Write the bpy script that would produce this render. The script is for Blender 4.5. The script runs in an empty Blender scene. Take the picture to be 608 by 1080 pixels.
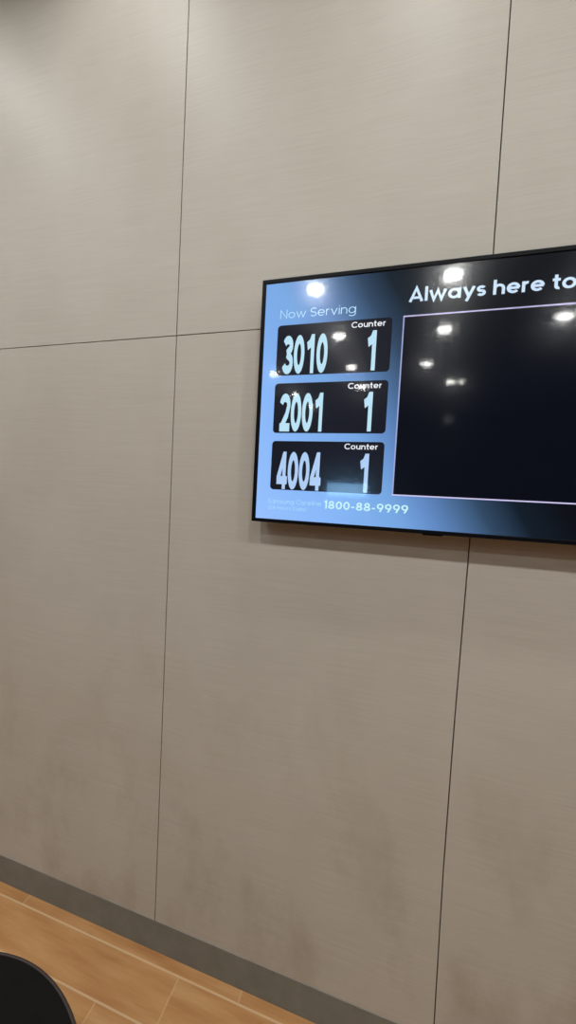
import bpy, bmesh, math
from mathutils import Matrix, Vector
C = bpy.context.scene.collection
S = bpy.context.scene

# ------------------------------------------------------------------ camera, world, exposure
cam = bpy.data.cameras.new('camera')
cam.sensor_fit = 'VERTICAL'; cam.sensor_height = 36.0
cam.lens = 392.77 / 1080 * 36.0
cam.clip_start = 0.02
co = bpy.data.objects.new('camera', cam); C.objects.link(co)
R_ = Vector((0.95918861, 0.2778846, 0.05231973)); U_ = Vector((-0.06349209, 0.03135291, 0.99748972))
F_ = Vector((-0.27554666, 0.96010267, -0.04771683))
m = Matrix((R_, U_, -F_)).transposed().to_4x4(); m.translation = Vector((0, -1.0621, 1.6))
co.matrix_world = m
S.camera = co
w = bpy.data.worlds.new('world'); S.world = w; w.use_nodes = True
w.node_tree.nodes['Background'].inputs['Color'].default_value = (0.9, 0.92, 1, 1)
w.node_tree.nodes['Background'].inputs['Strength'].default_value = 0.0
S.view_settings.view_transform = 'Standard'; S.view_settings.look = 'None'
S.view_settings.gamma = 1.0; S.view_settings.use_curve_mapping = False
S.view_settings.exposure = 0.0
CEIL = 3.5
LAMP_W = 15.0        # watts of one downlight
DEEP, FRONT, NEAR = .11, .68, .28; SECOND = .3     # share of that in the back rows, the front row and the small row close to the wall
LAMP_COL = (1.0, 1.015, 1.0)

# ------------------------------------------------------------------ helpers
def lin(c):
    return tuple(((v/255)/12.92 if v/255 <= .04045 else ((v/255+.055)/1.055)**2.4) for v in c) + (1.0,)

def mat(name, rgb=(128,128,128), rough=.5, spec=.5, metal=0.0):
    M = bpy.data.materials.new(name); M.use_nodes = True
    b = M.node_tree.nodes['Principled BSDF']
    b.inputs['Base Color'].default_value = lin(rgb); b.inputs['Roughness'].default_value = rough
    b.inputs['Specular IOR Level'].default_value = spec; b.inputs['Metallic'].default_value = metal
    return M

def emat(name, rgb, strength=1.0):
    M = bpy.data.materials.new(name); M.use_nodes = True; nt = M.node_tree
    nt.nodes.clear()
    e = nt.nodes.new('ShaderNodeEmission'); o = nt.nodes.new('ShaderNodeOutputMaterial')
    e.inputs['Color'].default_value = lin(rgb); e.inputs['Strength'].default_value = strength
    nt.links.new(e.outputs[0], o.inputs['Surface'])
    return M

class NT:
    def __init__(s, nt): s.nt = nt
    def n(s, t, **k):
        x = s.nt.nodes.new(t)
        for a, v in k.items(): setattr(x, a, v)
        return x
    def put(s, sock, v):
        if hasattr(v, 'is_output') or isinstance(v, bpy.types.NodeSocket): s.nt.links.new(v, sock)
        else: sock.default_value = v
    def math(s, op, a, b=0.0, c=0.0, clamp=False):
        x = s.n('ShaderNodeMath', operation=op, use_clamp=clamp)
        s.put(x.inputs[0], a); s.put(x.inputs[1], b); s.put(x.inputs[2], c)
        return x.outputs[0]
    def comb(s, a, b, c):
        x = s.n('ShaderNodeCombineXYZ'); s.put(x.inputs[0], a); s.put(x.inputs[1], b); s.put(x.inputs[2], c)
        return x.outputs[0]
    def noise(s, vec, scale=1.0, detail=2.0, rough=.5):
        x = s.n('ShaderNodeTexNoise'); s.put(x.inputs['Vector'], vec)
        x.inputs['Scale'].default_value = scale; x.inputs['Detail'].default_value = detail; x.inputs['Roughness'].default_value = rough
        return x.outputs['Fac']
    def mix(s, f, a, b, blend='MIX'):
        x = s.n('ShaderNodeMix', data_type='RGBA', blend_type=blend)
        s.put(x.inputs[0], f); s.put(x.inputs[6], a); s.put(x.inputs[7], b)
        return x.outputs[2]
    def ramp(s, f, stops):
        x = s.n('ShaderNodeValToRGB'); s.put(x.inputs[0], f)
        el = x.color_ramp.elements
        while len(el) < len(stops): el.new(.5)
        for e, (p, c) in zip(el, stops): e.position = p; e.color = c
        return x.outputs['Color']

def box(bm, x0, x1, y0, y1, z0, z1, mi=0):
    v = [bm.verts.new((x, y, z)) for x in (x0, x1) for y in (y0, y1) for z in (z0, z1)]
    for q in ((0,1,3,2), (4,6,7,5), (0,4,5,1), (2,3,7,6), (0,2,6,4), (1,5,7,3)):
        f = bm.faces.new([v[i] for i in q]); f.material_index = mi

def lathe(bm, prof, n=96, close=True):
    rings = []
    for r, z in prof:
        rings.append([bm.verts.new((r*math.cos(2*math.pi*i/n), r*math.sin(2*math.pi*i/n), z)) for i in range(n)])
    for a, b in zip(rings, rings[1:]):
        for i in range(n): bm.faces.new((a[i], a[(i+1) % n], b[(i+1) % n], b[i]))
    if close:
        bm.faces.new(rings[0][::-1]); bm.faces.new(rings[-1])

def obj(name, bm, mats, parent=None, bevel=0, smooth=False, seg=2):
    me = bpy.data.meshes.new(name)
    bmesh.ops.recalc_face_normals(bm, faces=bm.faces[:])
    bm.to_mesh(me); bm.free()
    for M in (mats if isinstance(mats, (list, tuple)) else [mats]): me.materials.append(M)
    if smooth:
        for p in me.polygons: p.use_smooth = True
    o = bpy.data.objects.new(name, me); C.objects.link(o)
    if parent: o.parent = parent
    if bevel:
        b = o.modifiers.new('bevel', 'BEVEL'); b.width = bevel; b.segments = seg; b.limit_method = 'ANGLE'; b.angle_limit = math.radians(40)
    return o

def empty(name, loc):
    o = bpy.data.objects.new(name, None); o.location = loc; o.empty_display_size = .1; C.objects.link(o); return o

def tag(o, label, cat, group=None):
    o['label'] = label; o['category'] = cat
    if group: o['group'] = group
    return o

def struct(name, bm, mats):
    o = obj(name, bm, mats); o['kind'] = 'structure'; return o

# ------------------------------------------------------------------ materials of the room
def wall_material():
    M = mat('brushed_beige_panel', rough=.55, spec=.3); T = NT(M.node_tree); b = M.node_tree.nodes['Principled BSDF']
    g = T.n('ShaderNodeNewGeometry').outputs['Position']
    sp = T.n('ShaderNodeSeparateXYZ'); T.put(sp.inputs[0], g); x, y, z = sp.outputs
    wob = T.math('MULTIPLY', T.noise(T.comb(T.math('MULTIPLY', x, 1.7), 0, T.math('MULTIPLY', z, 2.0)), 1.0, 2), .05)
    zz = T.math('ADD', z, wob)
    fine = T.noise(T.comb(T.math('MULTIPLY', x, 5.0), y, T.math('MULTIPLY', zz, 260.0)), 1.0, 3, .6)
    broad = T.noise(T.comb(T.math('MULTIPLY', x, 2.0), y, T.math('MULTIPLY', zz, 55.0)), 1.0, 2, .5)
    cloud = T.noise(T.comb(T.math('MULTIPLY', x, 3.0), y, T.math('MULTIPLY', z, 2.2)), 1.0, 4, .6)
    f = T.math('ADD', T.math('MULTIPLY', fine, .5), T.math('ADD', T.math('MULTIPLY', broad, .14), T.math('MULTIPLY', cloud, .45)))
    f = T.math('SUBTRACT', f, .045, clamp=True)
    col = T.ramp(f, [(.25, lin((175,168,156))), (.75, lin((194,188,177)))])
    smear_shade = T.noise(T.comb(T.math('MULTIPLY', x, 4.5), 3.0, T.math('MULTIPLY', z, 2.6)), 1.0, 5, .62)       # scuffs and wipe marks, deepened as painted shade on the too-bright lower panels
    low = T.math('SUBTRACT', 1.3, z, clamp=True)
    k = T.math('MULTIPLY', T.math('MULTIPLY', T.math('SUBTRACT', smear_shade, .50, clamp=True), 1.8), low, clamp=True)
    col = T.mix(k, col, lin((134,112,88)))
    M.node_tree.links.new(col, b.inputs['Base Color'])
    bp = T.n('ShaderNodeBump'); bp.inputs['Strength'].default_value = .12; bp.inputs['Distance'].default_value = .002
    T.put(bp.inputs['Height'], fine); M.node_tree.links.new(bp.outputs[0], b.inputs['Normal'])
    return M

def floor_material():
    M = mat('oak_plank_tile', rough=.5, spec=.3); T = NT(M.node_tree); b = M.node_tree.nodes['Principled BSDF']
    g = T.n('ShaderNodeNewGeometry').outputs['Position']
    sp = T.n('ShaderNodeSeparateXYZ'); T.put(sp.inputs[0], g); x, y, z = sp.outputs
    RH, L = .1305, .886
    yr = T.math('DIVIDE', T.math('MULTIPLY', T.math('ADD', y, .0357), -1.0), RH)       # row coordinate, 0 at first grout
    row = T.math('FLOOR', yr); fy = T.math('FRACT', yr)
    xr = T.math('DIVIDE', T.math('SUBTRACT', x, T.math('ADD', -.374, T.math('MULTIPLY', T.math('ADD', row, 1.0), -.21))), L)
    fx = T.math('FRACT', xr); colm = T.math('FLOOR', xr)
    def edge(f, size, wd):
        d = T.math('MULTIPLY', T.math('MINIMUM', f, T.math('SUBTRACT', 1.0, f)), size)
        return T.math('SUBTRACT', 1.0, T.math('DIVIDE', T.math('SUBTRACT', d, wd*.5), wd*.6, clamp=True), clamp=True)
    gy = edge(fy, RH, .0036); gx = edge(fx, L, .003)
    wn = T.n('ShaderNodeTexWhiteNoise', noise_dimensions='2D'); T.put(wn.inputs['Vector'], T.comb(row, colm, 0)); rnd = wn.outputs['Value']
    off = T.math('MULTIPLY', rnd, 37.0)
    grain = T.noise(T.comb(T.math('ADD', T.math('MULTIPLY', x, 3.2), off), T.math('MULTIPLY', y, 26.0), off), 1.0, 4, .55)
    fineg = T.noise(T.comb(T.math('MULTIPLY', x, 9.0), T.math('MULTIPLY', y, 190.0), off), 1.0, 2, .5)
    f = T.math('ADD', T.math('MULTIPLY', grain, .85), T.math('ADD', T.math('MULTIPLY', fineg, .12), T.math('MULTIPLY', rnd, .1)))
    col = T.ramp(f, [(.30, lin((158,107,63))), (.55, lin((177,130,83))), (.80, lin((195,152,105)))])
    gr = T.math('MAXIMUM', gy, T.math('MULTIPLY', gx, .55))
    col = T.mix(T.math('MULTIPLY', gr, .72), col, lin((204,172,132)))
    M.node_tree.links.new(col, b.inputs['Base Color'])
    bp = T.n('ShaderNodeBump'); bp.inputs['Strength'].default_value = .25; bp.inputs['Distance'].default_value = .002
    T.put(bp.inputs['Height'], T.math('SUBTRACT', 1.0, gr)); M.node_tree.links.new(bp.outputs[0], b.inputs['Normal'])
    return M

def speckle(name, rgb_a, rgb_b, scale, rough=.6, spec=.3):
    M = mat(name, rough=rough, spec=spec); T = NT(M.node_tree)
    g = T.n('ShaderNodeNewGeometry').outputs['Position']
    col = T.ramp(T.noise(g, scale, 4, .6), [(.3, lin(rgb_a)), (.7, lin(rgb_b))])
    M.node_tree.links.new(col, M.node_tree.nodes['Principled BSDF'].inputs['Base Color'])
    return M

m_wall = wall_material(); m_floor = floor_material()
m_gap = mat('dark_joint', (52,42,35), .8, .1)
m_base = speckle('charcoal_skirting', (115,114,106), (126,125,117), 14, .5, .3)
m_ceil = speckle('charcoal_ceiling_paint', (40,40,40), (46,46,46), 3, .8, .1)
m_side = speckle('grey_room_paint', (98,94,88), (106,102,96), 2, .8, .1)

# ------------------------------------------------------------------ room shell
X0, X1, Y0 = -5.0, 6.5, -9.0
bm = bmesh.new(); box(bm, X0-.1, X1+.1, Y0-.1, .12, -.1, 0); struct('floor', bm, m_floor)
bm = bmesh.new(); box(bm, X0-.1, X1+.1, Y0-.1, .12, CEIL, CEIL+.1); struct('ceiling', bm, m_ceil)
bm = bmesh.new(); box(bm, X0-.1, X0, Y0-.1, .12, 0, CEIL); struct('wall_left', bm, m_side)
bm = bmesh.new(); box(bm, X1, X1+.1, Y0-.1, .12, 0, CEIL); struct('wall_right', bm, m_side)
bm = bmesh.new(); box(bm, X0, X1, Y0-.1, Y0, 0, CEIL); struct('wall_front', bm, m_side)

# the panelled wall: slabs with real open joints in front of a dark carcass
PW, SB, HZ, BT = .8988, .1928, 2.0874, .1086
def bow(k, z):          # the joint right of the screen's left third is not quite true
    if k != 0: return 0.0
    if z >= HZ:
        return .0042 + (-.0057) * (z-HZ) / (CEIL-HZ) * 1.4
    pts = [(0, .003), (.12, .0025), (.6, -.004), (1.0, -.0043), (1.5, -.0005), (HZ, .0015)]
    for (a, va), (b, vb) in zip(pts, pts[1:]):
        if a <= z <= b: return va + (vb-va)*(z-a)/(b-a)
    return 0.0
bm = bmesh.new()
box(bm, X0, X1, .012, .12, 0, CEIL, 1)
GW = .0032
ks = list(range(math.floor((X0-SB)/PW), math.ceil((X1-SB)/PW)))
for k in ks:
    xa, xb = SB + k*PW, SB + (k+1)*PW
    for z0, z1, n in ((0.0, HZ-GW*.5, 24), (HZ+GW*.5, CEIL, 16)):
        prev = None
        for i in range(n+1):
            z = z0 + (z1-z0)*i/n
            a = max(X0, xa + bow(k, z) + GW*.5); b = min(X1, xb + bow(k+1, z) - GW*.5)
            ring = [bm.verts.new((a, .012, z)), bm.verts.new((a, 0, z)), bm.verts.new((b, 0, z)), bm.verts.new((b, .012, z))]
            if prev:
                for j in range(4): bm.faces.new((prev[j], prev[(j+1) % 4], ring[(j+1) % 4], ring[j]))
            else: bm.faces.new(ring)
            prev = ring
        bm.faces.new(prev)
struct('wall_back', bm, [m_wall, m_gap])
bm = bmesh.new(); box(bm, X0, X1, -.0015, .0, 0, BT); o = struct('baseboard_back', bm, m_base)

# ------------------------------------------------------------------ lettering: monoline strokes turned into flat glyph meshes
def arc(cx, cy, rx, ry, a0, a1, n=None):
    n = n or max(6, int(abs(a1-a0)/9))
    return [(cx+rx*math.cos(math.radians(a0+(a1-a0)*i/n)), cy+ry*math.sin(math.radians(a0+(a1-a0)*i/n))) for i in range(n+1)]

def glyph(ch, s, X=.72):
    """strokes of a geometric sans letter, cap height 1, x-height X, stroke s; returns (advance, strokes)"""
    h = s/2; r = (X-s)/2; c = X/2
    if ch == ' ': return .22, []
    if ch == 'o': return X, [arc(c, c, r, r, 0, 360, 40)]
    if ch == 'e': return X, [arc(c, c, r, r, 0, 318), [(h*.6, c), (X-h*.6, c)]]
    if ch == 'a': return X+h*.6, [arc(c, c, r, r, 0, 360, 40), [(X-h*.7, 0), (X-h*.7, X)]]
    if ch == 'g': return X+h*.6, [arc(c, c, r, r, 0, 360, 40), [(X-h*.7, X)] + arc(c, -.06, r+h*.3, r*.72, 0, -150)]
    if ch == 'd': return X+h*.6, [arc(c, c, r, r, 0, 360, 40), [(X-h*.7, 0), (X-h*.7, 1)]]
    q = r*.86
    if ch == 'n': return 2*q+s, [[(h, 0), (h, X)], arc(h+q, X-h-q, q, q, 180, 0) + [(h+2*q, 0)]]
    if ch == 'm': 
        q *= .82
        return 4*q+s, [[(h, 0), (h, X)], arc(h+q, X-h-q, q, q, 180, 0) + [(h+2*q, 0)], arc(h+3*q, X-h-q, q, q, 180, 0) + [(h+4*q, 0)]]
    if ch == 'h': return 2*q+s, [[(h, 0), (h, 1.0)], arc(h+q, X-h-q, q, q, 180, 0) + [(h+2*q, 0)]]
    if ch == 'u': return 2*q+s, [[(h+2*q, 0), (h+2*q, X)], [(h, X)] + arc(h+q, h+q, q, q, 180, 360) + [(h+2*q, X)]]
    if ch == 'r': return X*.52, [[(h, 0), (h, X)], arc(h+q*.9, X-h-q*.9, q*.9, q*.9, 180, 78)]
    if ch == 'i': return s, [[(h, 0), (h, X)], [(h, .88), (h, .88+s)]]
    if ch == 'l': return s, [[(h, 0), (h, 1.02)]]
    if ch == 't': return X*.56, [[(X*.26, .95)] + arc(X*.26+.13, h+.13, .13, .13, 180, 290), [(0, X-h), (X*.56, X-h)]]
    if ch == 'v': return X*.92, [[(h*.8, X), (X*.46, h*.4), (X*.92-h*.8, X)]]
    if ch == 'y': return X*.95, [[(h*.8, X), (X*.48, .02)], [(X*.95-h*.8, X), (X*.30, -.27)]]
    if ch == 'w': return X*1.42, [[(h*.8, X), (X*.40, h*.4), (X*.71, X-h*.6), (X*1.02, h*.4), (X*1.42-h*.8, X)]]
    if ch == 's':
        k = (X-s)/4; rx = k*1.25; cx = rx+h
        return 2*rx+s, [arc(cx, X-h-k, rx, k, 28, 270) + arc(cx, h+k, rx, k, 90, -152)[1:]]
    if ch == 'S':
        k = (1-s)/4; rx = k*1.2; cx = rx+h
        return 2*rx+s, [arc(cx, 1-h-k, rx, k, 28, 270) + arc(cx, h+k, rx, k, 90, -152)[1:]]
    if ch == 'C': 
        R = (1-s)/2; return .86, [arc(.5, .5, R, R, 44, 316)]
    if ch == 'D': 
        R = (1-s)/2; return .82, [[(h, h), (.36, h)] + arc(.36, .5, .46-h, R, -90, 90) + [(h, 1-h), (h, h-.0)]]
    if ch == 'H': return .74, [[(h, 0), (h, 1)], [(.74-h, 0), (.74-h, 1)], [(h, .5), (.74-h, .5)]]
    if ch == 'N': return .76, [[(h, 0), (h, 1-h*.3), (.76-h, h*.3), (.76-h, 1)]]
    if ch == 'A': return .86, [[(h*.8, 0), (.43, 1-h*.4), (.86-h*.8, 0)], [(.2, .28), (.66, .28)]]
    if ch == '(': return .26, [arc(.55, .42, .45, .68, 128, 232)]
    if ch == ')': return .26, [arc(-.29, .42, .45, .68, 52, -52)]
    if ch == '-': return .36, [[(.02, .36), (.34, .36)]]
    # phone-number digits, round and light
    if ch == '0': return .64, [arc(.32, .5, .32-h, .5-h, 0, 360, 40)]
    if ch == '1': return .30, [[(.30-h, 0), (.30-h, 1-h*.2), (.02, .80)]]
    if ch == '2': return .60, [arc(.30, 1-h-(.30-h), .30-h, .30-h, 165, -32) + [(h, h), (.6, h)]]
    if ch == '4': return .66, [[(.66, .24), (h*.9, .24), (.48, 1)], [(.48, 1), (.48, 0)]]
    if ch == '8': return .64, [arc(.32, .75-h*.5, .27-h, .25-h*.5, 0, 360, 32), arc(.32, .27, .32-h, .27-h, 0, 360, 36)]
    if ch == '9': return .64, [arc(.32, .66, .32-h, .34-h, 0, 360, 36), [(.62-h*.8, .56), (.30, 0)]]
    raise KeyError(ch)

def counter_digit(ch, s=.22):
    """heavy digit with cap height 1, drawn before it is stretched"""
    h = s/2; W = .74
    if ch == '0': return W, [arc(W/2, .5, W/2-h-.015, .5-h, 0, 360, 48)]
    if ch == '1': return W, [[(.50, 0), (.50, 1)], [(.49, .93), (.36, .77), (.15, .70)]]
    if ch == '2': return W, [arc(.36, .70, .25, .30-h, 170, -25) + [(.50, .44), (.20, .15), (.17, h)], [(.03, h), (.72, h)]]
    if ch == '3': return W, [arc(.36, .745, .23, .255-h, 160, -60) + [(.30, .53)], [(.30, .53)] + arc(.36, .29, .26, .29-h, 62, -165)]
    if ch == '4': return W, [[(.52, 0), (.52, 1)], [(.74, .24), (.02, .24)], [(.50, .93), (.11, .27)]]
    raise KeyError(ch)

def ribbon(bm, pts, s, fx, y):
    """flat band of width s round a centre line; fx maps glyph space to the screen plane"""
    P = [Vector(p) for p in pts]
    closed = len(P) > 3 and (P[0]-P[-1]).length < 1e-5
    if closed: P = P[:-1]
    n = len(P); prs = []
    for i in range(n):
        a = P[i-1] if (i > 0 or closed) else None
        b = P[(i+1) % n] if (i < n-1 or closed) else None
        d1 = (P[i]-a).normalized() if a is not None else (b-P[i]).normalized()
        d2 = (b-P[i]).normalized() if b is not None else d1
        nrm = Vector((-d1.y-d2.y, d1.x+d2.x))
        if nrm.length < 1e-6: nrm = Vector((-d1.y, d1.x))
        nrm.normalize()
        c = max(.42, nrm.dot(Vector((-d1.y, d1.x))))
        o = nrm*(s/2/c)
        prs.append((P[i]+o, P[i]-o))
    vs = []
    for l, r_ in prs:
        vs.append([bm.verts.new((fx(v)[0], y, fx(v)[1])) for v in (l, r_)])
    rng = range(n) if closed else range(n-1)
    for i in rng:
        a, b = vs[i], vs[(i+1) % n]
        bm.faces.new((a[0], a[1], b[1], b[0]))

def text_mesh(txt, x0, x1, z, height, s, y, glyphs=glyph, track=.12, hw=None):
    """lettering whose ink runs from x0 to x1 on base line z"""
    lay = []; pen = 0
    for ch in txt:
        adv, st = glyphs(ch, s) if glyphs is glyph else glyphs(ch)
        lay.append((pen, st)); pen += adv + track
    pen -= track
    k = (x1-x0)/pen
    bm = bmesh.new()
    for px, st in lay:
        for p in st:
            ribbon(bm, p, s, lambda v, px=px: (x0+(px+v.x)*k, z+v.y*height), y)
    return bm

# ------------------------------------------------------------------ the television
TX, TZ = .20, 1.853
TL, TR, TB, TT = -.3918, .7918, 1.5185, 2.1867
FY = -.050          # front of the screen
BACKLIGHT = 1.17     # the glass passes about nine tenths
def screen_gradient():
    M = bpy.data.materials.new('blue_to_black_backdrop'); M.use_nodes = True; nt = M.node_tree; nt.nodes.clear(); T = NT(nt)
    tc = T.n('ShaderNodeTexCoord').outputs['Object']
    sp = T.n('ShaderNodeSeparateXYZ'); T.put(sp.inputs[0], tc); x, y, z = sp.outputs
    t = T.math('ADD', T.math('ADD', x, TX), T.math('MULTIPLY', T.math('ADD', z, TZ-1.55), .57))
    f = T.math('ADD', t, .4)                                   # 0 at the lower left corner
    col = T.ramp(f, [(0, lin((148,190,250))), (.2, lin((135,180,244))), (.4, lin((116,164,222))), (.48, lin((98,138,196))),
                     (.56, lin((72,105,146))), (.62, lin((48,70,96))), (.70, lin((18,30,42))), (.80, lin((12,15,22)))])
    e = T.n('ShaderNodeEmission'); T.put(e.inputs['Color'], col); e.inputs['Strength'].default_value = BACKLIGHT
    o = T.n('ShaderNodeOutputMaterial'); nt.links.new(e.outputs[0], o.inputs['Surface'])
    return M

def glass_material():
    M = bpy.data.materials.new('screen_glass'); M.use_nodes = True; nt = M.node_tree; nt.nodes.clear(); T = NT(nt)
    tr = T.n('ShaderNodeBsdfTransparent')
    g1 = T.n('ShaderNodeBsdfGlossy'); g1.inputs['Roughness'].default_value = .055
    g2 = T.n('ShaderNodeBsdfGlossy'); g2.inputs['Roughness'].default_value = .17
    mg = T.n('ShaderNodeMixShader'); mg.inputs[0].default_value = .45
    nt.links.new(g1.outputs[0], mg.inputs[1]); nt.links.new(g2.outputs[0], mg.inputs[2])
    fr = T.n('ShaderNodeFresnel'); fr.inputs['IOR'].default_value = 2.0
    mx = T.n('ShaderNodeMixShader'); nt.links.new(fr.outputs[0], mx.inputs[0])
    nt.links.new(tr.outputs[0], mx.inputs[1]); nt.links.new(mg.outputs[0], mx.inputs[2])
    o = T.n('ShaderNodeOutputMaterial'); nt.links.new(mx.outputs[0], o.inputs['Surface'])
    return M

def round_rect(bm, x0, x1, z0, z1, r, y, n=8):
    pts = []
    for cx, cz, a in ((x1-r, z1-r, 0), (x0+r, z1-r, 90), (x0+r, z0+r, 180), (x1-r, z0+r, 270)):
        pts += arc(cx, cz, r, r, a, a+90, n)
    bm.faces.new([bm.verts.new((p[0], y, p[1])) for p in pts])

SC = 1.0202         # the drawing below is for a slightly smaller set
def shift(bm):
    for v in bm.verts: v.co = Vector(((v.co.x-TX)*SC, v.co.y, (v.co.z-TZ)*SC))
    return bm

def build_tv():
    tv = tag(empty('television', (.2040, 0, 1.8581)), 'large wall mounted flat screen television showing queue numbers', 'television')
    m_bez = mat('black_bezel_plastic', (9,11,17), .45, .1); m_case = mat('black_case_plastic', (24,24,25), .6, .3)
    bm = bmesh.new(); box(bm, TL+.004, TR-.004, -.044, -.022, TB+.004, TT-.004); box(bm, TL+.18, TR-.18, -.023, -.016, TB+.10, TT-.14)
    obj('housing', shift(bm), m_case, tv, .003)
    bm = bmesh.new(); box(bm, .0, .40, -.017, -.0005, 1.72, 1.98); obj('wall_bracket', shift(bm), m_case, tv, .002)
    bm = bmesh.new(); w = .0108
    box(bm, TL, TR, FY-.002, -.040, TT-w, TT); box(bm, TL, TR, FY-.002, -.040, TB, TB+w-.001)
    box(bm, TL, TL+w, FY-.002, -.040, TB+w-.001, TT-w); box(bm, TR-w, TR, FY-.002, -.040, TB+w-.001, TT-w)
    obj('bezel', shift(bm), m_bez, tv, .0012)
    bm = bmesh.new(); box(bm, .070, .118, FY+.001, -.038, TB-.0035, TB+.001); obj('sensor_bump', shift(bm), m_bez, tv, .002)
    bm = bmesh.new(); box(bm, TL+w, TR-w, FY+.003, FY+.006, TB+w-.001, TT-w); sc = obj('screen', shift(bm), screen_gradient(), tv)
    bm = bmesh.new(); v = [bm.verts.new(p) for p in ((TL+w, FY, TB+w-.001), (TR-w, FY, TB+w-.001), (TR-w, FY, TT-w), (TL+w, FY, TT-w))]; bm.faces.new(v)
    obj('screen_glass', shift(bm), glass_material(), tv)
    # picture on the screen
    y1, y2, y3 = FY+.0026, FY+.0022, FY+.0018
    m_box = emat('ticket_box_black', (24,26,36), BACKLIGHT); m_vid = emat('video_black', (8,12,22), BACKLIGHT); m_line = emat('lilac_line', (206,199,240), BACKLIGHT)
    m_soft = emat('lilac_line_soft', (158,168,215), BACKLIGHT)
    m_white = emat('white_text', (238,242,248), BACKLIGHT); m_head = emat('pale_cyan_text', (186,226,250), BACKLIGHT); m_slog = emat('pale_blue_text', (204,226,248), BACKLIGHT)
    m_num = emat('ice_blue_number', (184,222,240), BACKLIGHT); m_num3 = emat('lavender_number', (172,202,240), BACKLIGHT); m_ph = emat('pale_mint_text', (196,238,244), BACKLIGHT)
    m_care = emat('faint_sky_text', (172,222,252), BACKLIGHT)
    obj('heading_text', shift(text_mesh('Now Serving', -.3365, -.1300, 2.0795, .0228, .088, y2, track=.13)), m_head, tv)
    obj('slogan_text', shift(text_mesh('Always here to', .0003, .3575, 2.0945, .0342, .175, y2, track=.085)), m_slog, tv)
    obj('phone_number', shift(text_mesh('1800-88-9999', -.1850, .0320, 1.5665, .0214, .165, y2, track=.125)), m_ph, tv)
    obj('careline_text', shift(text_mesh('Samsung Careline', -.3460, -.1930, 1.5728, .0125, .10, y2, track=.16)), m_care, tv)
    obj('hours_text', shift(text_mesh('(24 Hours Daily)', -.3440, -.2330, 1.5560, .0098, .10, y2, track=.14)), m_care, tv)
    for num, zb, zt, zn, zc, mm in (('3010', 1.9255, 2.0615, 1.9290, 2.0412, m_num), ('2001', 1.7685, 1.9045, 1.7728, 1.8845, m_num), ('4004', 1.6115, 1.7465, 1.6135, 1.7267, m_num3)):
        bm = bmesh.new(); round_rect(bm, -.3417, -.0364, zb, zt, .010, y1); p = obj('ticket_panel', shift(bm), m_box, tv)
        p['label'] = 'black rounded panel with ticket number ' + num
        obj('ticket_number', shift(text_mesh(num, -.3245, -.1985, zn, .1035, .22, y2, counter_digit, .02)), mm, p)
        a = text_mesh('1', -.1005, -.0680, zn+.001, .1015, .23, y2, counter_digit, 0)
        obj('counter_number', shift(a), mm, p)
        obj('counter_word', shift(text_mesh('Counter', -.1393, -.0527, zc, .0150, .15, y2, track=.11)), m_white, p)
    bm = bmesh.new(); v0, v1, z0, z1 = -.0105, .757, 1.6108, 2.0620
    v = [bm.verts.new(q) for q in ((v0, y1, z0), (v1, y1, z0), (v1, y1, z1), (v0, y1, z1))]; bm.faces.new(v)
    vp = obj('video_panel', shift(bm), m_vid, tv); vp['label'] = 'black empty video window'
    bm = bmesh.new(); lw = .0031
    for a, b, c, d, k in ((v0, v1, z1-lw, z1, 0), (v0, v1, z0, z0+lw, 0), (v0, v0+lw, z0+lw, z1-lw, 1), (v1-lw, v1, z0+lw, z1-lw, 1)):
        f = bm.faces.new([bm.verts.new(q) for q in ((a, y2, c), (b, y2, c), (b, y2, d), (a, y2, d))]); f.material_index = k
    obj('outline', shift(bm), [m_line, m_soft], vp)
    return tv
build_tv()

# ------------------------------------------------------------------ round table at the lower left
def build_table():
    zt = .74
    t = tag(empty('round_table', (-.580, -.872, 0)), 'round black table top with thin dark brown edge, lower left corner', 'table')
    m_top = speckle('matt_black_laminate', (11,11,9), (16,15,12), 40, .7, .08)
    m_edge = mat('dark_brown_edge', (50,40,38), .5, .3); m_leg = mat('black_powder_coat', (30,30,30), .5, .4)
    R = .299
    bm = bmesh.new(); lathe(bm, [(R-.010, zt-.022), (R-.0065, zt-.004), (R-.0065, zt)], 128); obj('tabletop', bm, m_top, t)
    bm = bmesh.new()
    prof = [(R-.0065, zt), (R-.0063, zt+.0010), (R-.0048, zt+.0016), (R-.0022, zt+.0006), (R-.0004, zt-.003), (R, zt-.010), (R-.003, zt-.022), (R-.010, zt-.022)]
    lathe(bm, prof, 128, False); obj('edge_band', bm, m_edge, t, smooth=True)
    bm = bmesh.new(); lathe(bm, [(.11, zt-.030), (.11, zt-.022)], 48); obj('mounting_plate', bm, m_leg, t, .001)
    bm = bmesh.new(); lathe(bm, [(.034, .030), (.034, zt-.030)], 40); obj('pedestal', bm, m_leg, t)
    bm = bmesh.new(); lathe(bm, [(.205, 0), (.21, .004), (.205, .010), (.08, .024), (.042, .030)], 80); obj('base', bm, m_leg, t)
    return t
build_table()

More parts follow.
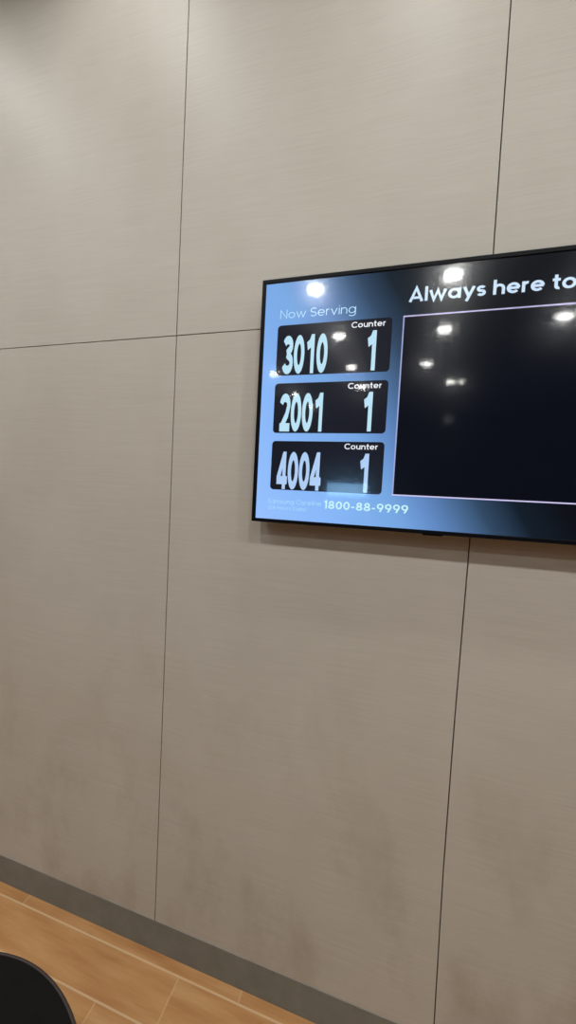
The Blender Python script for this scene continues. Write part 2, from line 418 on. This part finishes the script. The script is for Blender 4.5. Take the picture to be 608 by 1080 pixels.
# ------------------------------------------------------------------ ceiling downlights (seen mirrored in the screen) and the lit panel behind
m_ring = mat('white_trim_ring', (225,225,222), .4, .4); m_diff = emat('lamp_diffuser', (255,253,250), 46); m_dim = emat('shielded_diffuser', (255,250,242), 8)
def downlight(x, y, label, group=None, r=.065, watt=1.0, spread=150, bright=False, tilt=0):
    t = tag(empty('ceiling_downlight', (x, y, CEIL)), label, 'ceiling light', group)
    bm = bmesh.new(); lathe(bm, [(r, 0), (r+.018, 0), (r+.016, -.006), (r+.002, -.010), (r, -.006), (r, 0)], 40, False); obj('trim_ring', bm, m_ring, t)
    bm = bmesh.new(); lathe(bm, [(r, -.001), (r, -.003)], 40); obj('diffuser', bm, m_diff if bright else m_dim, t)
    L = bpy.data.lights.new('lamp', 'AREA'); L.shape = 'DISK'; L.size = r*1.8; L.energy = LAMP_W*watt; L.spread = math.radians(spread); L.color = LAMP_COL
    lo = bpy.data.objects.new('lamp', L); C.objects.link(lo); lo.parent = t; lo.location = (0, 0, -.012)
    if tilt: lo.location.z = -.03; lo.rotation_euler.x = math.radians(tilt)      # gimbal turned towards the panelled wall
    return t
mirrored = [((-.83, -2.46), 'round ceiling downlight mirrored above the heading on the screen'),
            ((-.77, -3.49), 'round ceiling downlight mirrored between ticket number and counter number on top panel'),
            ((-.74, -4.58), 'round ceiling downlight mirrored at the lower right of the top ticket panel'),
            ((-1.98, -4.73), 'round ceiling downlight mirrored at the left edge below the top ticket panel'),
            ((-1.96, -5.88), 'round ceiling downlight mirrored above the middle ticket number'),
            ((-1.87, -6.89), 'round ceiling downlight mirrored within the middle ticket number'),
            ((-.68, -5.61), 'round ceiling downlight mirrored on the counter word of the middle panel'),
            ((.34, -2.46), 'round ceiling downlight mirrored above the slogan on the screen'),
            ((.40, -3.50), 'round ceiling downlight mirrored highest at the left of the black video window'),
            ((.29, -4.58), 'round ceiling downlight mirrored leftmost in the black video window'),
            ((.71, -5.46), 'round ceiling downlight mirrored lowest in the black video window'),
            ((1.49, -3.39), 'round ceiling downlight mirrored at the right of the black video window')]
downlight(.88, -5.45, 'small round ceiling downlight mirrored just right of the lowest lamp in the video window', 'ceiling downlights', .04, .02, bright=True)
downlight(1.04, -8.38, 'tiny ceiling downlight near the far wall, mirrored faintly in the video window', 'ceiling downlights', .04, .02, bright=True)
for (x, y), lab in mirrored: downlight(x, y, lab, 'ceiling downlights', watt=SECOND if y > -3 else DEEP, spread=150, bright=True)
for x, y in [(x, -1.44) for x in (-3.15, -1.98, -.80, .35, 1.50, 2.65)] + [(-3.15, -2.46), (-1.98, -2.46), (1.50, -2.46), (2.65, -2.46), (-3.15, -3.5), (2.65, -3.5)]:
    downlight(x, y, 'round ceiling downlight beyond the frame', 'ceiling downlights beyond the frame', watt=FRONT if y > -2 else SECOND if y > -3 else DEEP, spread=150, tilt=13 if y > -2 else 0)
for x in (-2.85, -1.89, -.93, .03, .99, 1.95):
    downlight(x, -.40, 'small round downlight beyond the frame, close to the panelled wall', 'wall side downlights beyond the frame', .05, NEAR, 172)

def far_panel():
    t = tag(empty('lit_panel', (-1.25, Y0, 1.80)), 'bluish lit panel on the far wall mirrored in the lowest ticket panel', 'panel')
    bm = bmesh.new(); box(bm, -.56, .56, 0, .05, -.19, .19); obj('frame', bm, mat('panel_frame', (40,40,44), .4, .4), t, .004)
    bm = bmesh.new(); box(bm, -.53, .53, .05, .054, -.16, .16); obj('lit_face', bm, emat('cool_lit_face', (150,205,255), 9), t)
far_panel()
